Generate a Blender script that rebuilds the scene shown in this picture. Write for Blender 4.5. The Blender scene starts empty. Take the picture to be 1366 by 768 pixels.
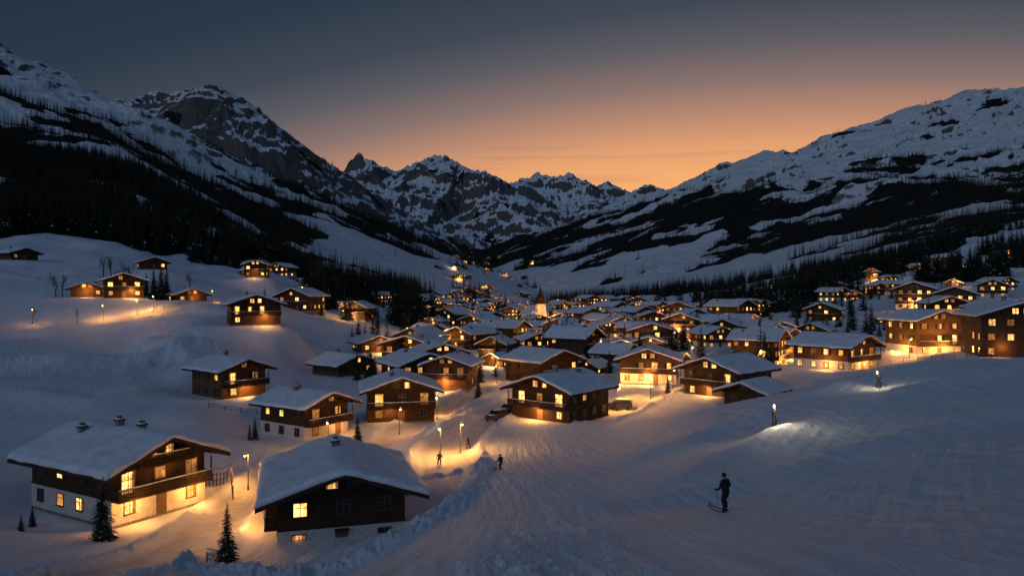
import bpy, math, random, time
import numpy as np
from mathutils import Vector
T0=time.time()
CAMZ=25.0
rng=random.Random(7); nr=np.random.RandomState(11)
S=bpy.context.scene
COL=S.collection

# ------------------------------------------------------------------ noise
def perlin(x,y,seed=0):
    xi=np.floor(x).astype(np.int64); yi=np.floor(y).astype(np.int64)
    xf=x-xi; yf=y-yi
    def g(ix,iy,dx,dy):
        h=(ix*374761393+iy*668265263+seed*144269504)&0xffffffff
        h=((h^(h>>13))*1274126177)&0xffffffff
        h=(h^(h>>16))&0xffffffff
        a=h*(2*math.pi/4294967296.0)
        return np.cos(a)*dx+np.sin(a)*dy
    u=xf*xf*xf*(xf*(xf*6-15)+10); v=yf*yf*yf*(yf*(yf*6-15)+10)
    a=g(xi,yi,xf,yf); b=g(xi+1,yi,xf-1,yf); c=g(xi,yi+1,xf,yf-1); d=g(xi+1,yi+1,xf-1,yf-1)
    return (a+(b-a)*u)+((c+(d-c)*u)-(a+(b-a)*u))*v
def fbm(x,y,o,seed=0,gain=.5):
    r=0;a=1.0;f=1.0
    for i in range(o):
        r=r+a*perlin(x*f+i*17.3,y*f-i*9.1,seed+i); a*=gain; f*=2.03
    return r*1.4
def ridged(x,y,o,seed=0,gain=.5):
    r=0;a=1.0;f=1.0;n=0;w=1.0
    for i in range(o):
        v=1-np.abs(perlin(x*f+i*13.7,y*f+i*5.1,seed+i))*2.2
        v=np.clip(v,0,1)**1.5
        r=r+a*v*w; n+=a; w=np.clip(v*1.6,0.25,1); a*=gain; f*=2.07
    return r/n
def sstep(x,a,b):
    t=np.clip((x-a)/(b-a),0,1); return t*t*(3-2*t)

# ------------------------------------------------------------------ valley profiles from image coordinates and estimated ranges, outer columns extrapolated:
# bearing as image x offset from centre (x/y *1000), then (estimated range m, height relative to view point m)
IMAGE_PROFILES=[
(-2600,[(4,-5),(16,-6),(34,-8),(60,-4),(130,15),(300,90),(700,300),(1200,550),(2000,900)]),
(-1100,[(4,-5.5),(16,-8),(34,-13),(60,-16),(90,-14),(130,-9),(180,1),(240,12),(300,25),(400,52),(700,150),(1200,340),(1600,520)]),
(-683,[(4,-5.5),(16,-8.5),(34,-14.5),(50,-18.5),(65,-20.8),(80,-21),(95,-20.5),(115,-18.5),(140,-16.2),(170,-13),(200,-10.6),(230,-4),(270,6),(330,17),(400,33.6),(550,72),(700,112),(1000,205),(1400,370),(1600,450)]),
(-533,[(4,-5.5),(16,-8),(34,-14),(45,-17.6),(60,-21),(70,-22),(85,-22),(100,-21.2),(130,-18),(155,-15.5),(180,-13.5),(205,-9.5),(230,-4),(260,1),(300,9),(400,28),(550,60),(700,97),(1000,180),(1400,300),(1800,400)]),
(-383,[(4,-5.3),(16,-7.5),(30,-12.3),(45,-17.5),(60,-21.2),(72,-22),(90,-21.5),(110,-21),(130,-19.3),(155,-16.5),(175,-12.5),(190,-9.8),(240,-5.5),(300,0),(400,11),(550,30),(700,52),(1000,105),(1400,190),(2000,320)]),
(-233,[(4,-5.2),(16,-7),(28,-11),(40,-15.6),(52,-19),(60,-20.3),(72,-21.5),(90,-22.5),(115,-22.8),(130,-22),(180,-21.4),(210,-19.5),(240,-16.5),(300,-12),(400,-6.5),(550,-1),(700,6),(1000,26),(1400,60),(2000,150),(3000,280)]),
(-123,[(4,-5.1),(16,-6.4),(25,-9.2),(40,-13.8),(50,-16.3),(60,-18.2),(72,-20),(90,-21.8),(110,-22.3),(130,-21.8),(180,-21.6),(240,-20.5),(300,-19),(400,-15),(700,-10),(1000,0),(1400,12),(2000,50),(3000,130)]),
(-15,[(4,-5),(16,-6.1),(25,-8.6),(34,-10.9),(50,-14.4),(65,-17),(80,-19.4),(95,-21.2),(110,-22),(130,-21.6),(180,-21.6),(240,-21.5),(300,-21.2),(400,-21.5),(700,-22),(1000,-23),(2000,-28),(3500,-38),(6000,-30)]),
(117,[(4,-4.9),(16,-6),(25,-8.4),(34,-10.5),(50,-13.5),(65,-15.8),(80,-18),(95,-20),(110,-21),(130,-21),(180,-21),(240,-20.6),(300,-20),(400,-20),(700,-18),(1200,-13),(2000,15),(3000,90)]),
(285,[(4,-4.7),(16,-5.9),(25,-8.2),(34,-10.2),(48,-12.3),(60,-13.6),(72,-14.9),(90,-16),(110,-17.2),(120,-19),(130,-19.8),(180,-19),(240,-18.3),(300,-17.5),(400,-16),(700,-8),(1200,22),(2000,118),(3000,300)]),
(417,[(4,-4.6),(16,-5.9),(34,-9.7),(60,-12.5),(90,-13),(105,-13.4),(120,-15.5),(150,-16.8),(180,-17.2),(240,-15.6),(300,-13.6),(400,-10),(700,6),(1200,65),(2000,228),(3000,500)]),
(567,[(4,-4.5),(16,-5.8),(34,-9),(60,-11),(90,-11.4),(115,-11),(125,-12),(150,-14),(180,-14),(240,-13),(300,-10.5),(400,-4),(700,27),(1200,113),(2000,318),(2800,600)]),
(683,[(4,-4.4),(16,-5.6),(34,-8.5),(60,-10),(90,-10.5),(118,-10.8),(130,-12),(180,-12.5),(240,-10.5),(300,-7),(400,2),(700,41),(1200,137),(2000,360),(2600,580)]),
(1100,[(4,-4),(16,-5),(34,-7),(60,-8),(90,-8),(130,-8),(180,-6),(300,4),(400,20),(700,80),(1200,240),(2000,520),(2600,750)]),
(2600,[(4,-2),(16,-2),(34,-2),(60,0),(130,10),(300,60),(700,250),(1200,500),(2000,900)]),
]
def pchip(xk,yk,x):
    xk=np.asarray(xk,float); yk=np.asarray(yk,float)
    h=np.diff(xk); dl=np.diff(yk,axis=-1)/h
    m=np.zeros_like(yk)
    m[...,1:-1]=(dl[...,:-1]*h[1:]+dl[...,1:]*h[:-1])/(h[1:]+h[:-1])
    m[...,0]=dl[...,0]; m[...,-1]=dl[...,-1]*0.5
    lim=3*np.minimum(np.abs(dl[...,:-1]),np.abs(dl[...,1:]))
    m[...,1:-1]=np.sign(m[...,1:-1])*np.minimum(np.abs(m[...,1:-1]),np.maximum(lim,1e-9)+0.35*np.abs(m[...,1:-1]))
    x=np.clip(x,xk[0],xk[-1])
    i=np.clip(np.searchsorted(xk,x)-1,0,len(xk)-2)
    t=(x-xk[i])/h[i]
    h00=2*t**3-3*t**2+1;h10=t**3-2*t**2+t;h01=-2*t**3+3*t**2;h11=t**3-t**2
    return h00*yk[...,i]+h10*h[i]*m[...,i]+h01*yk[...,i+1]+h11*h[i]*m[...,i+1]
NS,NT=1200,2601
sg=np.linspace(math.log(4),math.log(15000),NS); tg=np.linspace(-2.6,2.6,NT)
cols=np.array([pchip([math.log(d) for d,_ in L],[z for _,z in L],sg) for _,L in IMAGE_PROFILES])
TAB=pchip([b/1000 for b,_ in IMAGE_PROFILES],cols.T,tg)
def base(X,Y):
    Yc=np.maximum(Y,4.0); t=np.clip(X/Yc,-2.599,2.599); s=np.clip(np.log(Yc),sg[0],sg[-1]-1e-6)
    a=(s-sg[0])/(sg[1]-sg[0]); b=(t-tg[0])/(tg[1]-tg[0])
    i=np.clip(a.astype(int),0,NS-2); j=np.clip(b.astype(int),0,NT-2); a-=i; b-=j
    return (TAB[i,j]*(1-a)+TAB[i+1,j]*a)*(1-b)+(TAB[i,j+1]*(1-a)+TAB[i+1,j+1]*a)*b
RID=[ # slope, ruggedness, crest (bearing and elevation from image coordinates, estimated range)
(.50,.7,[(-1500,450,1400),(-1100,400,1500),(-750,322,1600),(-683,314,1650),(-620,290,1700),(-553,252,1800),(-453,180,2000),(-363,128,2300),(-280,88,2700)]),
(.92,1.3,[(-900,225,2900),(-620,240,2900),(-560,254,2900),(-530,250,2950),(-500,258,3000),(-440,260,3050),(-400,276,3000),(-378,264,3050),(-345,218,3150),(-310,196,3250),(-270,168,3350),(-240,145,3450),(-190,108,3700),(-120,62,4200),(-70,30,4600),(-40,8,5000)]),
(.6,.9,[(-395,266,3000),(-350,170,2600),(-250,80,2200)]),
(.5,.6,[(-500,210,1950),(-420,112,1500),(-330,52,1200)]),
(.58,1.1,[(-400,150,5200),(-268,166,5500),(-230,158,5500),(-198,168,5600),(-165,156,5700),(-120,160,5900),(-83,180,6000),(-60,152,6000),(-30,122,5900),(10,84,5600),(50,40,5200)]),
(.56,1.0,[(-83,173,6000),(-70,105,5400),(-50,40,4700)]),
(.56,1.0,[(-198,165,5600),(-170,96,5000),(-120,50,4700)]),
(.56,1.0,[(-30,125,5900),(-5,55,5200),(10,15,4700)]),
(.60,1.2,[(-100,138,8500),(-43,142,8000),(0,136,8000),(32,150,8000),(52,138,8050),(72,150,8100),(107,128,8200),(130,138,8250),(160,128,8300),(187,131,8400),(220,128,8500),(400,120,8500)]),
(.58,1.0,[(32,146,8000),(45,85,7200),(60,40,6500)]),
(.58,1.0,[(107,131,8200),(112,75,7200),(110,30,6500)]),
(.42,.85,[(20,0,5600),(77,38,5200),(147,92,4800),(217,127,4400),(277,147,4000),(310,160,3850),(337,182,3700),(377,170,3500),(437,190,3300),(517,215,3100),(567,234,3000),(607,264,2900),(640,258,2850),(683,262,2800),(900,300,2700),(1500,350,2500)]),
(.5,.6,[(277,149,4000),(200,68,3600),(130,18,3200)]),
(.5,.6,[(437,192,3300),(330,98,2700),(240,38,2200)]),
(.5,.6,[(600,250,2900),(480,138,2200),(400,72,1700)]),
]
SEG=[]
for k,g,P in RID:
    W=[(b/1000*d,d,e/1000*d) for b,e,d in P]
    for a,b in zip(W[:-1],W[1:]): SEG.append((k,g,a,b))
def pv(b,d): return (b/1000*d,d)
ROADS=[(2.8,[pv(-620,42),pv(-560,48),pv(-480,56),pv(-413,66),pv(-357,78),pv(-303,92),pv(-233,100),pv(-163,112),pv(-105,132),pv(-40,160)]),
(3.4,[pv(-85,88),pv(-90,102),pv(-50,122),pv(10,145),pv(50,180),pv(80,230)]),
(3.0,[pv(110,122),pv(165,138),pv(220,152),pv(260,185),pv(300,230)]),
(2.4,[pv(-1100,190),pv(-683,198),pv(-533,205),pv(-470,216),pv(-380,246),pv(-290,275),pv(-170,290),pv(-95,262),pv(-60,225)]),
(3.0,[pv(300,160),pv(420,170),pv(560,165),pv(700,170)]),
]
BANK=[pv(-43,88),pv(-45,74),pv(-70,62),pv(-120,54),pv(-200,48.5),pv(-290,47),pv(-370,49),pv(-430,53)]
DRIFT=[([pv(235,50),pv(290,60),pv(380,70),pv(500,82),pv(683,100),pv(900,120)],.8,2.6),([pv(180,74),pv(250,84),pv(350,90),pv(440,98),pv(560,108)],.6,3.0),
 ([pv(120,40),pv(260,44),pv(420,52),pv(683,66),pv(900,75)],.45,2.2),
 ([pv(-700,150),pv(-600,150),pv(-500,158),pv(-430,170)],1.6,5),([pv(-760,118),pv(-640,122),pv(-560,118),pv(-470,132)],1.1,4),([pv(-480,178),pv(-430,160),pv(-420,140),pv(-440,115)],1.2,4)]
def pdist(X,Y,P):
    D=np.full(X.shape,1e9)
    for a,b in zip(P[:-1],P[1:]):
        dx,dy=b[0]-a[0],b[1]-a[1]; l=dx*dx+dy*dy
        t=np.clip(((X-a[0])*dx+(Y-a[1])*dy)/l,0,1)
        D=np.minimum(D,np.hypot(X-a[0]-t*dx,Y-a[1]-t*dy))
    return D
PADS=[]
def roadmask(X,Y):
    r=np.zeros(X.shape)
    near=(Y<330)
    if near.any():
        x=X[near];y=Y[near];v=np.zeros(x.shape)
        for w,P in ROADS: v=np.maximum(v,1-sstep(pdist(x,y,P),w*.8,w*1.15))
        r[near]=v
    return r
def height(X,Y):
    X=np.atleast_1d(np.asarray(X,float)); Y=np.atleast_1d(np.asarray(Y,float))
    z=base(X,Y)
    m=np.zeros(X.shape)
    far=Y>500
    if far.any():
        x=X[far];y=Y[far]; zf=z[far]
        wa=np.clip(y/6000,0,1)*70
        wx=x+wa*fbm(x/700,y/700,3,41); wy=y+wa*1.3*fbm(x/700,y/700,3,52)
        best=np.full(x.shape,-1e4); rug=np.full(x.shape,.4)
        for k,g,a,b in SEG:
            dx,dy=b[0]-a[0],b[1]-a[1]; l=dx*dx+dy*dy
            t=np.clip(((wx-a[0])*dx+(wy-a[1])*dy)/l,0,1)
            D=np.hypot(wx-a[0]-t*dx,wy-a[1]-t*dy)
            h=a[2]+(b[2]-a[2])*t-k*D*(1-0.15*np.clip(D/1500,0,1))
            w=h>best; rug=np.where(w,g,rug)
            best=np.where(w,h,best)
        c=60.0; hh=np.clip(.5+.5*(best-zf)/c,0,1)
        zz=zf*(1-hh)+best*hh+c*hh*(1-hh)*.5
        mm=sstep(zz,25,260)*sstep(y,600,1500)
        fr=sstep(y,3500,5500)
        rg=ridged(x/760,y/560,7,3,.52)
        rg2=ridged(x/260,y/170,5,77,.55)
        rg3=ridged(x/95,y/75,4,91,.55)
        fine=sstep(rug,.5,1.1)
        zz=zz+mm*(((60+20*fine+60*fr)*(rg-.40))*(.55+.45*rug)+rug*(20+18*fr)*(rg2-.4)+fine*(9+5*fr)*(rg3-.4)+rug*(5+4*fr)*fbm(x/45,y/45,3,9))
        z[far]=zz; m[far]=mm
    a=sstep(Y,60,260)
    left=sstep(-X/np.maximum(Y,1),.2,.4)*sstep(Y,95,140)
    z=z+(0.35+1.8*a*sstep(Y,200,500)+.8*left)*fbm(X/ (34.0),Y/34.0,3,5)+0.16*fbm(X/9,Y/9,2,15)
    z=z+ (1-sstep(Y,250,500))*0.03*fbm(X/1.6,Y/1.6,2,19)
    mid=sstep(Y,260,420)*(1-m)
    z=z+mid*5*fbm(X/120,Y/120,3,25)
    near=(Y<330)
    if near.any():
        x=X[near];y=Y[near];zz=z[near]
        for P,h,w in DRIFT: zz=zz+h*np.exp(-(pdist(x,y,P)/w)**2)*(1+.5*fbm(x/12,y/12,2,71))
        # tracks left by skis and groomers, running down the fall line
        u=x+.0022*y*y*.35+1.6*np.sin(y/23.0)+.8*np.sin(y/11+x/9)
        g1=1-sstep(y,90,125)
        zz=zz+g1*(.085*fbm(u/1.1,y/17,3,81,.6)+.035*fbm(u/.33,y/9,2,83))
        v=x*.85-y*.52+2.0*np.sin(x/14.)
        g2=sstep(x,4,14)*(1-sstep(y,95,125))
        zz=zz+g2*(.08*fbm(v/1.0,(x*.52+y*.85)/15,3,85,.6))
        g3=left[near]*(1-sstep(y,190,240))
        r_=np.hypot(x+112,y-150)
        zz=zz+g3*.18*fbm(r_/1.9,np.arctan2(y-150,x+112)*7,3,87,.6)
        z[near]=zz
    for (px,py,pz,r0,r1) in PADS:
        d=np.hypot(X-px,Y-py); w=1-sstep(d,r0,r1); z=z*(1-w)+pz*w
    if near.any():
        x=X[near];y=Y[near];zz=z[near]
        for w,P in ROADS:
            d=pdist(x,y,P)
            lump=1+.8*fbm(x/1.4,y/1.4,2,33)
            rut=-.07*np.exp(-((d-.85)/.22)**2)
            zz=zz-.3*(1-sstep(d,w*.8,w*1.1))+rut+.45*lump*np.exp(-((d-w*1.35)/.7)**2)*(1-sstep(y,150,300)*.5)
        d=pdist(x,y,BANK)
        zz=zz+(.65+.40*fbm(x/1.3,y/1.3,3,61)+.22*fbm(x/.45,y/.45,2,62))*np.exp(-(d/1.4)**2)+.18*fbm(x/.7,y/.7,3,63)*np.exp(-(d/3.2)**2)
        c=np.exp(-(((x+26)/9)**2+((y-45)/7)**2))
        zz=zz+c*(.5*np.abs(fbm(x/1.6,y/1.6,3,64)))
        ch=np.exp(-((x-.0-.03*y)/2.6)**2)*(1-sstep(y,24,33))+ .6*np.exp(-((x+.045*y)/1.4)**2)*sstep(y,24,30)*(1-sstep(y,60,72))
        ck=fbm(x/.55,y/.55,3,66)
        zz=zz+ch*(.13*np.clip(ck,0,1)+.05*fbm(x/.18,y/.18,2,67))
        z[near]=zz
    return z+CAMZ
def hz(x,y): return float(height(np.array([x]),np.array([y]))[0])
GROVES=[(-650,400,36,60,1.1),(-690,430,40,90,1.2),(-590,520,40,50,1.0),(585,470,26,30,1.1),(680,540,30,40,1.0),(430,640,60,22,.9),(690,640,40,50,1.0),(500,760,90,35,.9),
(-260,330,10,20,.9),(-235,400,20,30,.8),(-130,330,14,20,.8),(-440,640,60,50,.8),(330,600,60,18,.8),(-330,500,30,30,.6),(250,900,120,40,.9),(380,430,10,12,.9),(440,450,9,12,.9),(-340,560,25,40,.8),(150,950,90,40,.8),(-180,480,18,40,.8),(-150,600,25,60,.9)]
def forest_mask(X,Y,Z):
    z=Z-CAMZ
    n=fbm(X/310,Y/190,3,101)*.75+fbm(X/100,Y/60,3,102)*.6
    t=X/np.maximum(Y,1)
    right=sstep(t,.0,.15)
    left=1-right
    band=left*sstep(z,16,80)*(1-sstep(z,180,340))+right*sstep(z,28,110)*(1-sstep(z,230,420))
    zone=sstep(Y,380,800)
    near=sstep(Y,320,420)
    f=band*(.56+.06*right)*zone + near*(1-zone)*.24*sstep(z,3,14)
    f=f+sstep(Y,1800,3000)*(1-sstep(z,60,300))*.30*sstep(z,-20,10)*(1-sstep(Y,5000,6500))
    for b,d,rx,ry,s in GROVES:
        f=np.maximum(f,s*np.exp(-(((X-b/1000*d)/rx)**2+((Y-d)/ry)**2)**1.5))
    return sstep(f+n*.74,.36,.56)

# ------------------------------------------------------------------ materials
def newmat(name):
    m=bpy.data.materials.new(name); m.use_nodes=True; nt=m.node_tree
    return m,nt,nt.nodes['Principled BSDF']
def N(nt,t,**k):
    n=nt.nodes.new(t)
    for a,b in k.items(): setattr(n,a,b)
    return n
def mixc(nt,fac,a,b):
    n=N(nt,'ShaderNodeMix',data_type='RGBA')
    for s,v in ((0,fac),(6,a),(7,b)):
        if isinstance(v,bpy.types.NodeSocket): nt.links.new(v,n.inputs[s])
        else: n.inputs[s].default_value=v if s==0 else (*v,1)
    return n.outputs[2]
def math_(nt,op,a,b=0.0,clamp=False):
    n=N(nt,'ShaderNodeMath',operation=op,use_clamp=clamp)
    for i,v in enumerate((a,b)):
        if isinstance(v,bpy.types.NodeSocket): nt.links.new(v,n.inputs[i])
        else: n.inputs[i].default_value=v
    return n.outputs[0]
def maprange(nt,v,a,b,c=0.0,d=1.0):
    n=N(nt,'ShaderNodeMapRange',interpolation_type='SMOOTHSTEP'); nt.links.new(v,n.inputs[0])
    for i,x in zip((1,2,3,4),(a,b,c,d)): n.inputs[i].default_value=x
    return n.outputs[0]
def noise(nt,vec,scale,detail=4,rough=.55,dist=0):
    n=N(nt,'ShaderNodeTexNoise'); n.inputs['Scale'].default_value=scale; n.inputs['Detail'].default_value=detail
    n.inputs['Roughness'].default_value=rough; n.inputs['Distortion'].default_value=dist
    nt.links.new(vec,n.inputs['Vector']); return n.outputs['Fac']
def coords(nt): 
    return N(nt,'ShaderNodeTexCoord').outputs['Object']
def bump(nt,h,dist,strength=1.0,nrm=None):
    n=N(nt,'ShaderNodeBump'); n.inputs['Distance'].default_value=dist; n.inputs['Strength'].default_value=strength
    nt.links.new(h,n.inputs['Height'])
    if nrm: nt.links.new(nrm,n.inputs['Normal'])
    return n.outputs['Normal']
def attr(nt,name):
    n=N(nt,'ShaderNodeAttribute'); n.attribute_name=name; return n.outputs['Fac']

def terrain_mat(name,near):
    m,nt,P=newmat(name); L=nt.links; co=coords(nt)
    n1=noise(nt,co,.05 if near else .004,4)
    snow=mixc(nt,n1,(.62,.69,.80),(.80,.85,.92)) if near else mixc(nt,n1,(.72,.78,.86),(.86,.89,.93))
    P.inputs['Roughness'].default_value=.65
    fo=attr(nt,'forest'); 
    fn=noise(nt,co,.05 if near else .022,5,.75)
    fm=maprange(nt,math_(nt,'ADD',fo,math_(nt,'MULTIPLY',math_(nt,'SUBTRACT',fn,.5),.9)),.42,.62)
    if near:
        rd=attr(nt,'road')
        nn=noise(nt,co,.9,4,.65)
        snow=mixc(nt,math_(nt,'MULTIPLY',rd,maprange(nt,nn,.3,.7,.35,.9)),snow,(.50,.49,.49))
        c=snow
    else:
        geo=N(nt,'ShaderNodeNewGeometry'); sp=N(nt,'ShaderNodeSeparateXYZ'); L.new(geo.outputs['Normal'],sp.inputs[0])
        rn=noise(nt,co,.010,7,.68); rn2=noise(nt,co,.07,4,.7)
        sl=math_(nt,'SUBTRACT',1.0,sp.outputs[2])
        v=math_(nt,'ADD',sl,math_(nt,'ADD',math_(nt,'MULTIPLY',math_(nt,'SUBTRACT',rn,.5),.36),math_(nt,'MULTIPLY',math_(nt,'SUBTRACT',rn2,.5),.20)))
        rk=math_(nt,'MULTIPLY',maprange(nt,v,.215,.275),attr(nt,'mtn'))
        rock=mixc(nt,rn2,(.045,.043,.047),(.20,.175,.16))
        c=mixc(nt,rk,snow,rock)
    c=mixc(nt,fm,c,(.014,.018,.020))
    L.new(c,P.inputs['Base Color'])
    if near:
        mp=N(nt,'ShaderNodeMapping'); L.new(co,mp.inputs[0]); mp.inputs['Rotation'].default_value=(0,0,math.radians(-10)); mp.inputs['Scale'].default_value=(1,.07,1)
        t1=noise(nt,mp.outputs[0],.7,6,.75,.8)
        b1=noise(nt,co,.5,6,.65); b2=noise(nt,co,6.0,4,.7)
        nrm=bump(nt,t1,.5,.7)
        nrm=bump(nt,b1,.30,.6,nrm)
        nrm=bump(nt,b2,.06,.7,nrm)
        L.new(nrm,P.inputs['Normal'])
    else:
        b1=noise(nt,co,.02,7,.70)
        nrm=bump(nt,b1,24,.8); L.new(nrm,P.inputs['Normal'])
    P.inputs['Specular IOR Level'].default_value=.15
    return m
M_ground=terrain_mat('snow_ground_mat',True); M_mtn=terrain_mat('mountain_mat',False)

def simple(name,c1,c2,scale,rough=.7,bd=0,spec=.3,stretch=None,detail=4):
    m,nt,P=newmat(name); co=coords(nt)
    if stretch:
        mp=N(nt,'ShaderNodeMapping'); nt.links.new(co,mp.inputs[0]); mp.inputs['Scale'].default_value=stretch; co=mp.outputs[0]
    n=noise(nt,co,scale,detail,.6); nt.links.new(mixc(nt,maprange(nt,n,.3,.7),c1,c2),P.inputs['Base Color'])
    P.inputs['Roughness'].default_value=rough; P.inputs['Specular IOR Level'].default_value=spec
    if bd: nt.links.new(bump(nt,n,bd),P.inputs['Normal'])
    return m
def wood(name,c1,c2):
    m,nt,P=newmat(name); co=coords(nt)
    mp=N(nt,'ShaderNodeMapping'); nt.links.new(co,mp.inputs[0]); mp.inputs['Scale'].default_value=(1,1,6)
    n=noise(nt,mp.outputs[0],1.3,5,.65)
    sp=N(nt,'ShaderNodeSeparateXYZ'); nt.links.new(co,sp.inputs[0])
    fr=math_(nt,'FRACT',math_(nt,'MULTIPLY',sp.outputs[2],4.5))
    gap=maprange(nt,fr,.0,.14)
    c=mixc(nt,maprange(nt,n,.3,.7),c1,c2)
    c=mixc(nt,gap,tuple(x*.25 for x in c1),c)
    nt.links.new(c,P.inputs['Base Color']); P.inputs['Roughness'].default_value=.75; P.inputs['Specular IOR Level'].default_value=.2
    nt.links.new(bump(nt,gap,.03,.8),P.inputs['Normal'])
    return m
def lit(name,col,st):
    m,nt,P=newmat(name); co=coords(nt)
    n=noise(nt,co,1.7,3,.6); n2=noise(nt,co,.35,2,.5)
    v=math_(nt,'MULTIPLY',maprange(nt,n,.3,.75,.35,1.45),maprange(nt,n2,.35,.65,.5,1.35))
    P.inputs['Base Color'].default_value=(.05,.04,.03,1); P.inputs['Roughness'].default_value=.15
    P.inputs['Emission Color'].default_value=(*col,1)
    nt.links.new(math_(nt,'MULTIPLY',v,st),P.inputs['Emission Strength'])
    return m
M_wood=wood('dark_larch_wood',(.040,.022,.013),(.085,.047,.026))
M_wood2=wood('larch_wood',(.09,.046,.022),(.165,.09,.042))
M_plaster=simple('plaster',(.50,.48,.45),(.64,.62,.58),2.0,.85,.01)
M_stone=simple('stone_plinth',(.14,.13,.12),(.30,.28,.26),3.5,.9,.03)
M_rsnow=simple('roof_snow',(.62,.69,.79),(.80,.85,.92),.8,.6,.06,.15)
M_trim=simple('timber_trim',(.03,.018,.012),(.06,.034,.02),3,.7,0,.2,(1,1,.3))
M_frame=simple('window_frame',(.12,.07,.04),(.18,.11,.06),4,.6)
M_glass=simple('dark_glass',(.012,.015,.02),(.02,.024,.03),1,.12,0,.5)
M_l1=lit('lit_window_bright',(1,.50,.13),2.6)
M_l2=lit('lit_window_warm',(1,.41,.085),1.4)
M_l3=lit('lit_window_dim',(.95,.36,.08),.5)
M_metal=simple('dark_metal',(.03,.03,.035),(.06,.06,.065),5,.45,0,.5)
MATS=[M_wood,M_wood2,M_plaster,M_stone,M_rsnow,M_trim,M_frame,M_glass,M_l1,M_l2,M_l3,M_metal]
WD,WL,PL,ST,SN,TR,FR,GL,A1,A2,A3,ME=range(12)
def bulb(name,col,st):
    m,nt,P=newmat(name); P.inputs['Base Color'].default_value=(.8,.7,.5,1); P.inputs['Emission Color'].default_value=(*col,1); P.inputs['Emission Strength'].default_value=st; return m
M_bulb=bulb('lamp_bulb',(1,.62,.25),14)

# ------------------------------------------------------------------ mesh builder
class MB:
    def __init__(s): s.v=[];s.f=[];s.m=[]
    def add(s,vs,fs,mat):
        o=len(s.v); s.v+=list(vs); s.f+=[tuple(i+o for i in f) for f in fs]; s.m+=[mat]*len(fs)
    def box(s,x0,x1,y0,y1,z0,z1,mat):
        if x0>x1:x0,x1=x1,x0
        if y0>y1:y0,y1=y1,y0
        if z0>z1:z0,z1=z1,z0
        s.add([(x0,y0,z0),(x1,y0,z0),(x1,y1,z0),(x0,y1,z0),(x0,y0,z1),(x1,y0,z1),(x1,y1,z1),(x0,y1,z1)],
              [(0,3,2,1),(4,5,6,7),(0,1,5,4),(1,2,6,5),(2,3,7,6),(3,0,4,7)],mat)
    def prism(s,pts,y0,y1,mat):
        n=len(pts); v=[(x,y0,z) for x,z in pts]+[(x,y1,z) for x,z in pts]
        f=[tuple(range(n)),tuple(range(2*n-1,n-1,-1))]+[(i,i+n,(i+1)%n+n,(i+1)%n) for i in range(n)]
        s.add(v,f,mat)
    def tube(s,P,R,mat,n=6,cap=True):
        P=[Vector(p) for p in P]; vs=[];fs=[]
        for i,p in enumerate(P):
            d=(P[min(i+1,len(P)-1)]-P[max(i-1,0)]).normalized()
            a=d.orthogonal().normalized(); b=d.cross(a)
            for k in range(n):
                t=2*math.pi*k/n; q=p+(a*math.cos(t)+b*math.sin(t))*R[i]; vs.append(tuple(q))
        for i in range(len(P)-1):
            for k in range(n): fs.append((i*n+k,i*n+(k+1)%n,(i+1)*n+(k+1)%n,(i+1)*n+k))
        if cap: fs.append(tuple(range(n-1,-1,-1))); fs.append(tuple(range((len(P)-1)*n,len(P)*n)))
        s.add(vs,fs,mat)
    def ball(s,c,r,mat,n=10,m=7,sc=(1,1,1)):
        vs=[];fs=[]
        for i in range(m+1):
            th=math.pi*i/m
            for k in range(n):
                ph=2*math.pi*k/n; vs.append((c[0]+r*sc[0]*math.sin(th)*math.cos(ph),c[1]+r*sc[1]*math.sin(th)*math.sin(ph),c[2]+r*sc[2]*math.cos(th)))
        for i in range(m):
            for k in range(n): fs.append((i*n+k,(i+1)*n+k,(i+1)*n+(k+1)%n,i*n+(k+1)%n))
        s.add(vs,fs,mat)
    def mesh(s,name,mats,smooth=None):
        me=bpy.data.meshes.new(name); me.from_pydata(s.v,[],s.f)
        for m in mats: me.materials.append(m)
        me.polygons.foreach_set('material_index',s.m)
        if smooth is not None:
            me.polygons.foreach_set('use_smooth',[ (mm in smooth) for mm in s.m])
        me.update(); return me
def obj(name,me,loc=(0,0,0),rot=(0,0,0),sc=(1,1,1),parent=None):
    o=bpy.data.objects.new(name,me); COL.objects.link(o); o.location=loc; o.rotation_euler=rot; o.scale=sc
    if parent: o.parent=parent
    return o

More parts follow.
